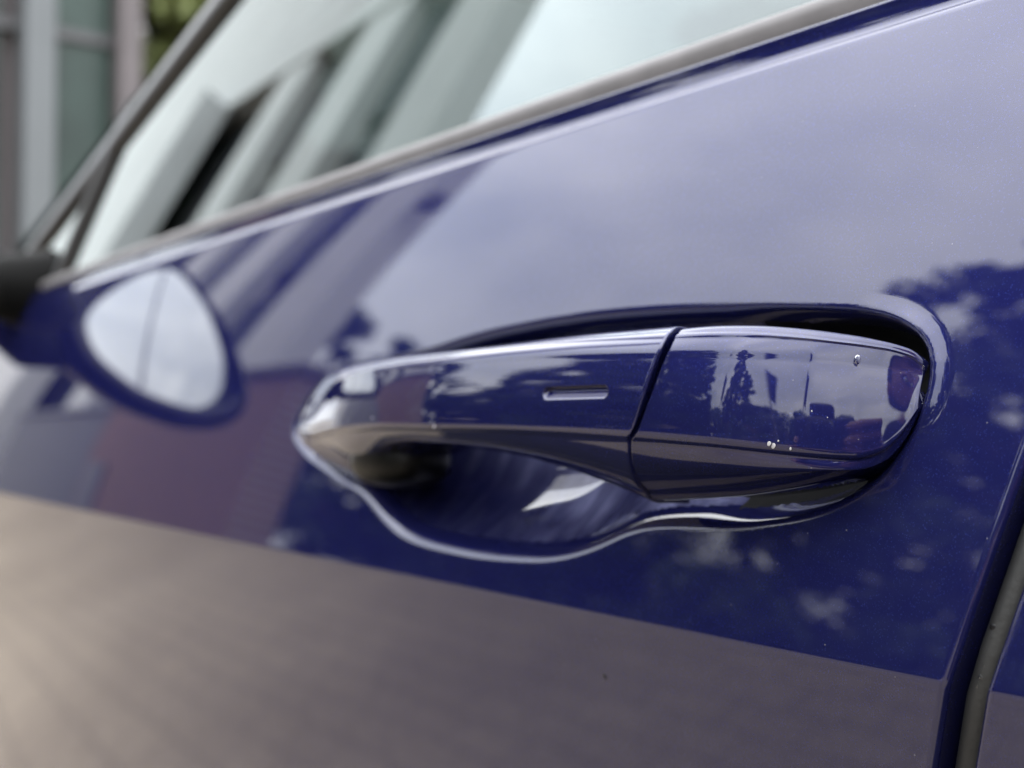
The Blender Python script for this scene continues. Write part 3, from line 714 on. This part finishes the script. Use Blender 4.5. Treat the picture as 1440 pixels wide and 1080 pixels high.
# showroom ahead of the car, seen past the windscreen
show = thing('showroom_building', 'grey glass-fronted building with upright pillars behind the windscreen', 'building', (-12, 0, 0))
GGL = mat('green_window_glass', (.022, .038, .033), .3, spec=.25, noise=(1.1, .5, 4))
LGP = mat('light_grey_pillar', (.085, .093, .10), .6, spec=.3, noise=(2, .05, 3))
MB().box(-6, -.45, 1.0, 3.85, 0, 7.5).build('wall', MAUV, show)
for y0 in (2.70, 1.5): MB().box(-.35, 0, y0, y0+.29, 0, 7.2).build('pillar', LGP, show, bevel=.02)
MB().box(-.3, -.05, 3.62, 3.85, 0, 7.2).build('pillar', MAUV, show, bevel=.02)
for y0, y1 in ((3.0, 3.62), (1.8, 2.55)):
    for z0 in (.3, 2.6, 4.9): MB().box(-.40, -.36, y0, y1, z0, z0+2.2).build('pane', GGL, show)
for z0 in (.1, 2.5, 4.8, 7.1): MB().box(-.42, -.3, 1.0, 3.8, z0, z0+.1).build('transom', FRM, show)
MB().box(-6.2, .3, .8, 4.1, 7.5, 7.9).build('roof', LGP, show)

# ------------------------------------------------------------------ trees
BARK = mat('bark', (.09, .07, .055), .9, noise=(14, .4, 4))
LEAFM = {k: mat('leaves_'+k, c, .6, noise=(.9, .35, 2)) for k, c in dict(dark=(.028, .05, .018), mid=(.045, .085, .024), olive=(.10, .12, .035)).items()}
def leaf_mesh(centres, radii, per, size, rng):
    V = []; n = len(centres)
    cs = np.repeat(centres, per, 0); rs = np.repeat(radii, per)
    d = rng.normal(size=(len(cs), 3)); d /= np.linalg.norm(d, axis=1)[:, None]; r = rs*rng.random(len(cs))**.45
    p = cs + d*r[:, None]*np.array([1, 1, .75])
    a = rng.normal(size=(len(p), 3)); a /= np.linalg.norm(a, axis=1)[:, None]; b = np.cross(a, rng.normal(size=(len(p), 3))); b /= np.linalg.norm(b, axis=1)[:, None]
    s = size*(.6+.8*rng.random(len(p)))[:, None]
    q = np.stack([p-a*s, p+b*s*.45, p+a*s, p-b*s*.45], 1).reshape(-1, 3)
    return q
def mesh_from_quads(name, q, m, parent):
    me = bpy.data.meshes.new(name); n = len(q)//4
    me.vertices.add(len(q)); me.vertices.foreach_set('co', q.astype(np.float32).ravel())
    me.loops.add(len(q)); me.loops.foreach_set('vertex_index', np.arange(len(q), dtype=np.int32))
    me.polygons.add(n); me.polygons.foreach_set('loop_start', np.arange(n, dtype=np.int32)*4); me.update(calc_edges=True); me.materials.append(m)
    o = bpy.data.objects.new(name, me); C.objects.link(o); o.parent = parent; return o
def tree(label, az, dist, h, rad, z_low, nclump, per, leaf, kind, seed, shape='round', group='trees round the yard', pos=None, cl=1.0):
    rng = np.random.default_rng(seed)
    x, y = pos if pos else (-math.cos(math.radians(az))*dist, -math.sin(math.radians(az))*dist)
    t = thing('tree', label, 'tree', (x, y, 0), 0, group)
    cs, rs = [], []
    for _ in range(nclump):
        f = rng.random(); z = z_low + (h-z_low)*f
        wd = {'round': math.sin(math.pi*(.12+.88*f))**.6, 'cone': (1-f)**.75*.95+.08, 'column': (math.sin(math.pi*(.1+.85*f)))**.4}[shape]
        a = rng.random()*2*math.pi; rr = rad*wd*rng.random()**.5
        cs.append((rr*math.cos(a), rr*math.sin(a), z)); rs.append(cl*rad*(.14+.2*rng.random())*(.55+.45*wd))
    cs = np.array(cs)
    mb = MB(); mb.tube([(0, 0, 0), (.05*h*.1, 0, h*.3), (-.02*h, .01*h, h*.62), (0, 0, h*.93)], [h*.026, h*.02, h*.011, .02], k=9)
    for c in cs[::max(1, nclump//26)]:
        z0 = max(.25*h, c[2]-.35*np.hypot(c[0], c[1])-.3); mb.tube([(0, 0, z0), tuple(.5*c+np.array([0, 0, .5*z0-.05])), tuple(c)], [h*.008, h*.005, .008], k=5)
    mb.build('trunk', BARK, t, smooth=True)
    q = leaf_mesh(cs, np.array(rs), per, leaf, rng); mesh_from_quads('crown', q, LEAFM[kind], t)
    return t
tree('slim dense tree beside the office block, widest of the upright trees', 38.5, 19, 7.4, 1.9, .3, 190, 200, .10, 'dark', 3, 'column')
tree('tall loose-crowned tree with sky showing through, nearest behind the door edge', 58.0, 13, 9.0, 3.0, .3, 210, 150, .10, 'dark', 4, 'round', cl=.62)
tree('small pointed conifer left of the loose-crowned tree', 48.5, 17, 7.2, 1.2, .6, 70, 140, .09, 'dark', 5, 'cone')
tree('squat dense tree in front of the loose-crowned tree', 53.5, 16, 6.6, 3.2, .2, 135, 150, .10, 'dark', 7, 'round', cl=.8)
tree('tall bushy tree between the loose-crowned tree and the first flagpole', 70.5, 15, 8.4, 2.3, .3, 240, 150, .10, 'dark', 6, 'column', cl=.7)
tree('ragged mid-height tree between the two nearer flagpoles', 98, 12, 6.8, 3.0, .4, 230, 130, .09, 'dark', 8, 'cone', cl=.5)
lab = ['low bushy tree nearest the brick store', 'low round tree second from the brick store', 'spreading low tree with a flat top', 'small round tree in the gap before the slim tree', 'broad low tree behind the flagpoles',
       'round low tree right of the flagpoles', 'olive-green tree at the back of the yard', 'wide dark tree behind the car', 'tall olive tree behind the car', 'bushy tree farthest behind the car', 'low dark tree beside the lane', 'pale round tree closing the lane']
spec = [(22.9, 27, 9.6, 2.0), (26.2, 30, 9.8, 2.2), (29.2, 31, 5.3, 2.4), (33, 30, 5.6, 2.6), (45, 34, 4.8, 3.4), (64, 30, 4.5, 4.0), (72, 28, 5.2, 3.6), (83, 27, 4.3, 4.0), (95, 30, 5.6, 3.6), (108, 26, 4.4, 3.8), (122, 30, 4.6, 4), (140, 32, 4.2, 4.2)]
for i, (az, d, h, r) in enumerate(spec):
    tree(lab[i], az, d, h, r, .5, 75, 110, .14, ['dark', 'mid', 'dark'][i % 3], 20+i)
tree('olive tree seen between the grey building and the window frame', 0, 0, 8.0, 2.0, 1.5, 240, 200, .12, 'olive', 50, pos=(-16, 6.0))
tree('dark bushy tree on the far side of the car', 0, 0, 6.0, 2.6, .8, 80, 130, .14, 'dark', 51, pos=(-10, 11))
tree('tall round tree across the car by the lane', 0, 0, 7.5, 3.0, 1.0, 80, 130, .14, 'mid', 52, pos=(2, 14))
hd = thing('hedge', 'long clipped dark green hedge along the far edge of the yard', 'hedge', (0, -19, 0))
rng = np.random.default_rng(9); hc = np.stack([rng.uniform(-30, 24, 420), rng.uniform(-.8, .8, 420), rng.uniform(.1, 3.3, 420)], 1)
mesh_from_quads('foliage', leaf_mesh(hc, np.full(420, .8), 90, .12, rng), LEAFM['dark'], hd); MB().box(-30, 24, -.12, .12, 0, 1.3).build('stems', BARK, hd)
# flagpoles with hanging flags
FL = mat('navy_flag_cloth', (.02, .03, .10), .8); POLE = mat('grey_pole', (.12, .12, .13), .5)
for i, (az, d, h, txt) in enumerate([(86, 11, 5.0, 'flagpole with hanging navy flag, nearest the loose-crowned tree'), (110, 10.5, 5.0, 'middle flagpole with a hanging navy flag'), (124, 10, 4.6, 'flagpole with hanging navy flag, nearest the photographer')]):
    fp = thing('flagpole', txt, 'flagpole', (-math.cos(math.radians(az))*d, -math.sin(math.radians(az))*d, 0), math.radians(20*i), 'flagpoles in a row by the yard')
    MB().tube([(0, 0, 0), (0, 0, h)], [.05, .03], k=12).build('pole', POLE, fp, smooth=True)
    P = np.zeros((14, 12, 3))
    for a in range(14):
        for b_ in range(12):
            q = b_/11; zf = a/13; P[a, b_] = (.04 + q*(.38-.2*zf*q), .10*math.sin(q*11)*q**.4 + .02*math.sin(zf*7), h-.1-zf*1.9-q*.45)
    fo = grid_mesh('flag', P, FL, fp); sd = fo.modifiers.new('thick', 'SOLIDIFY'); sd.thickness = .004
# ------------------------------------------------------------------ photographer crouching behind the camera (mirrored in the handle)
BK = np.array([-FWD[0], -FWD[1], 0.0]); BK /= np.linalg.norm(BK); RT = np.array([RGT[0], RGT[1], 0.0]); O0 = np.array([CAM[0], CAM[1], 0.0])
def W_(b, r, z): return tuple(O0 + BK*b + RT*r + np.array([0, 0, z]))
class Cap:
    def __init__(s): s.bm = bmesh.new()
    def limb(s, pts, rad, k=14):
        for i in range(len(pts)-1):
            a, b = Vector(pts[i]), Vector(pts[i+1]); d = b-a; m = Matrix.Translation((a+b)/2) @ d.to_track_quat('Z', 'Y').to_matrix().to_4x4()
            bmesh.ops.create_cone(s.bm, cap_ends=True, segments=k, radius1=rad[i], radius2=rad[i+1], depth=d.length, matrix=m)
        for p, r in zip(pts, rad): s.ball(p, (r, r, r))
        return s
    def ball(s, c, r, rot=None):
        m = Matrix.Translation(c) @ (rot or Matrix.Identity(4)) @ Matrix.Diagonal((*r, 1)); bmesh.ops.create_uvsphere(s.bm, u_segments=16, v_segments=10, radius=1, matrix=m); return s
    def build(s, name, m, parent, voxel, smooth=3):
        me = bpy.data.meshes.new(name); s.bm.to_mesh(me); s.bm.free(); me.materials.append(m)
        o = bpy.data.objects.new(name, me); C.objects.link(o)
        if parent: o.parent = parent; o.matrix_parent_inverse = parent.matrix_world.inverted()
        rm = o.modifiers.new('remesh', 'REMESH'); rm.mode = 'VOXEL'; rm.voxel_size = voxel; rm.use_smooth_shade = True
        sm = o.modifiers.new('smooth', 'SMOOTH'); sm.iterations = smooth; sm.factor = .5
        return o
SKIN = mat('skin', (.30, .145, .11), .5, noise=(40, .12, 3)); JACK = mat('dark_jacket', (.014, .015, .024), .85, noise=(30, .3, 4)); JEAN = mat('dark_trousers', (.03, .035, .05), .9, noise=(60, .3, 3))
HAIRM = mat('brown_hair', (.035, .02, .012), .6, noise=(120, .4, 3)); EYEM = mat('eye_white', (.6, .6, .58), .2); SHOE = mat('grey_shoe', (.10, .10, .10), .7)
pers = thing('person', 'person in a dark jacket crouching beside the car, both hands on a camera', 'person', W_(.6, 0, 0))
pers.matrix_world = Matrix.Translation(W_(.6, 0, 0))
HB = Matrix.Rotation(math.atan2(BK[1], BK[0]), 4, 'Z')
OB = .265
def V_(b, r, z): return W_(b, r+OB, z)
b = Cap()
b.limb([V_(.47, 0, .93), V_(.415, 0, 1.04)], [.062, .055])                              # neck
b.ball(V_(.365, 0, 1.135), (.098, .076, .115), HB); b.ball(V_(.325, 0, 1.08), (.062, .055, .062), HB)   # skull, jaw
b.limb([V_(.268, 0, 1.135), V_(.250, 0, 1.108)], [.009, .014]); b.limb([V_(.272, -.02, 1.068), V_(.266, 0, 1.065), V_(.272, .02, 1.068)], [.007, .009, .007])
b.limb([V_(.70, 0, .42), V_(.66, 0, .55), V_(.56, 0, .74), V_(.50, 0, .87)], [.13, .125, .13, .10])
for s_ in (-1, 1):
    b.ball(V_(.375, .078*s_, 1.125), (.020, .009, .032), HB); b.ball(V_(.284, .034*s_, 1.153), (.016, .022, .010), HB)
    b.limb([V_(.50, .13*s_, .87), W_(.36, .20*s_+OB*.6, .72), W_(.20, .14*s_+OB*.25, .84), W_(.09, .098*s_, .925)], [.06, .042, .036, .026])
# right hand: palm on the grip side, fingers wrapped over the front of the body
b.limb([W_(.09, .098, .925), W_(.060, .092, .95)], [.026, .027]); b.ball(W_(.056, .090, .955), (.030, .016, .042), HB)
for i, (z, l) in enumerate(((.985, .95), (.967, 1.0), (.949, .97), (.932, .8))):
    b.limb([W_(.048, .094, z-.004), W_(.014, .098, z), W_(-.002+.002*i, .080, z-.001), W_(.000+.002*i, .080-.026*l, z-.003)], [.0105, .0095, .0088, .0072], 10)
b.limb([W_(.078, .088, .955), W_(.092, .070, .975), W_(.090, .045, .982)], [.013, .011, .009], 10)
# left hand: palm up under the lens, fingers and thumb closing round the barrel
b.limb([W_(.09, -.098, .925), W_(.050, -.055, .900)], [.026, .026]); b.ball(W_(.042, -.035, .902), (.040, .036, .014), HB)
for i, (f, l) in enumerate(((.018, .9), (.036, 1.0), (.054, .96), (.070, .78))):
    b.limb([W_(f, -.012, .900), W_(f-.001, .016, .908), W_(f-.002, .037*l+.002, .928), W_(f-.002, .040*l+.002, .928+.022*l)], [.0105, .0095, .0088, .0072], 10)
b.limb([W_(.036, -.062, .912), W_(.024, -.056, .935), W_(.016, -.046, .958)], [.013, .011, .009], 10)
b.build('body', SKIN, pers, .0038, 4)
j = Cap()
j.limb([V_(.70, 0, .42), V_(.66, 0, .55), V_(.56, 0, .74), V_(.50, 0, .87)], [.155, .15, .155, .12])
for s_ in (-1, 1):
    j.limb([V_(.66, .05*s_, .52), V_(.53, .07*s_, .82), V_(.50, .14*s_, .88)], [.14, .13, .075])
    j.limb([V_(.50, .16*s_, .88), W_(.36, .205*s_+OB*.6, .71), W_(.17, .13*s_+OB*.2, .865)], [.072, .055, .042])
j.limb([V_(.49, 0, .92), V_(.455, 0, .965)], [.085, .078]); j.build('jacket', JACK, pers, .009, 5)
q = Cap(); q.ball(V_(.76, 0, .36), (.15, .17, .13), HB)
for s_ in (-1, 1): q.limb([V_(.74, .09*s_, .36), V_(.44, .13*s_, .50), V_(.56, .12*s_, .10)], [.115, .075, .052])
q.build('trousers', JEAN, pers, .010, 4)
for s_ in (-1, 1): Cap().limb([V_(.60, .12*s_, .045), V_(.50, .125*s_, .04), V_(.41, .135*s_, .035)], [.045, .045, .035]).build('shoe', SHOE, pers, .007, 3)
h = Cap(); h.ball(V_(.385, 0, 1.165), (.098, .084, .105), HB); h.ball(V_(.415, 0, 1.11), (.072, .078, .09), HB); h.build('hair', HAIRM, pers, .006, 2)
for s_ in (-1, 1):
    eb = Cap(); eb.ball(V_(.277, .033*s_, 1.138), (.010, .012, .010), HB); eb.build('eye', EYEM, pers, .002, 1)
dev = thing('camera', 'black camera held at door-handle height by the crouching person', 'camera', (0, 0, 0))
BC = mat('camera_black', (.012, .012, .013), .45)
def obox(name, b0, b1, r0, r1, z0, z1, m, parent, bev):
    v = [W_(bb, rr, z) for z in (z0, z1) for rr in (r0, r1) for bb in (b0, b1)]
    o = link(name, v, [(0, 2, 3, 1), (4, 5, 7, 6), (0, 1, 5, 4), (2, 6, 7, 3), (0, 4, 6, 2), (1, 3, 7, 5)], m, parent, False)
    md = o.modifiers.new('bevel', 'BEVEL'); md.width = bev; md.segments = 3; return o
obox('camera_body', .040, .075, -.062, .062, .925, 1.0, BC, dev, .006); obox('prism_housing', .042, .08, -.02, .02, .998, 1.022, BC, dev, .005); obox('hand_grip', .008, .042, .052, .080, .928, .992, BC, dev, .006)
MB().tube([W_(.012, 0, .97), W_(.014, 0, .97), W_(.025, 0, .97), W_(.041, 0, .97)], [.021, .025, .028, .030], k=32).build('lens', BC, dev, smooth=True)
MB().tube([W_(.0112, 0, .97), W_(.0125, 0, .97)], [.014, .018], k=28).build('lens_glass', DGL, dev, smooth=True)
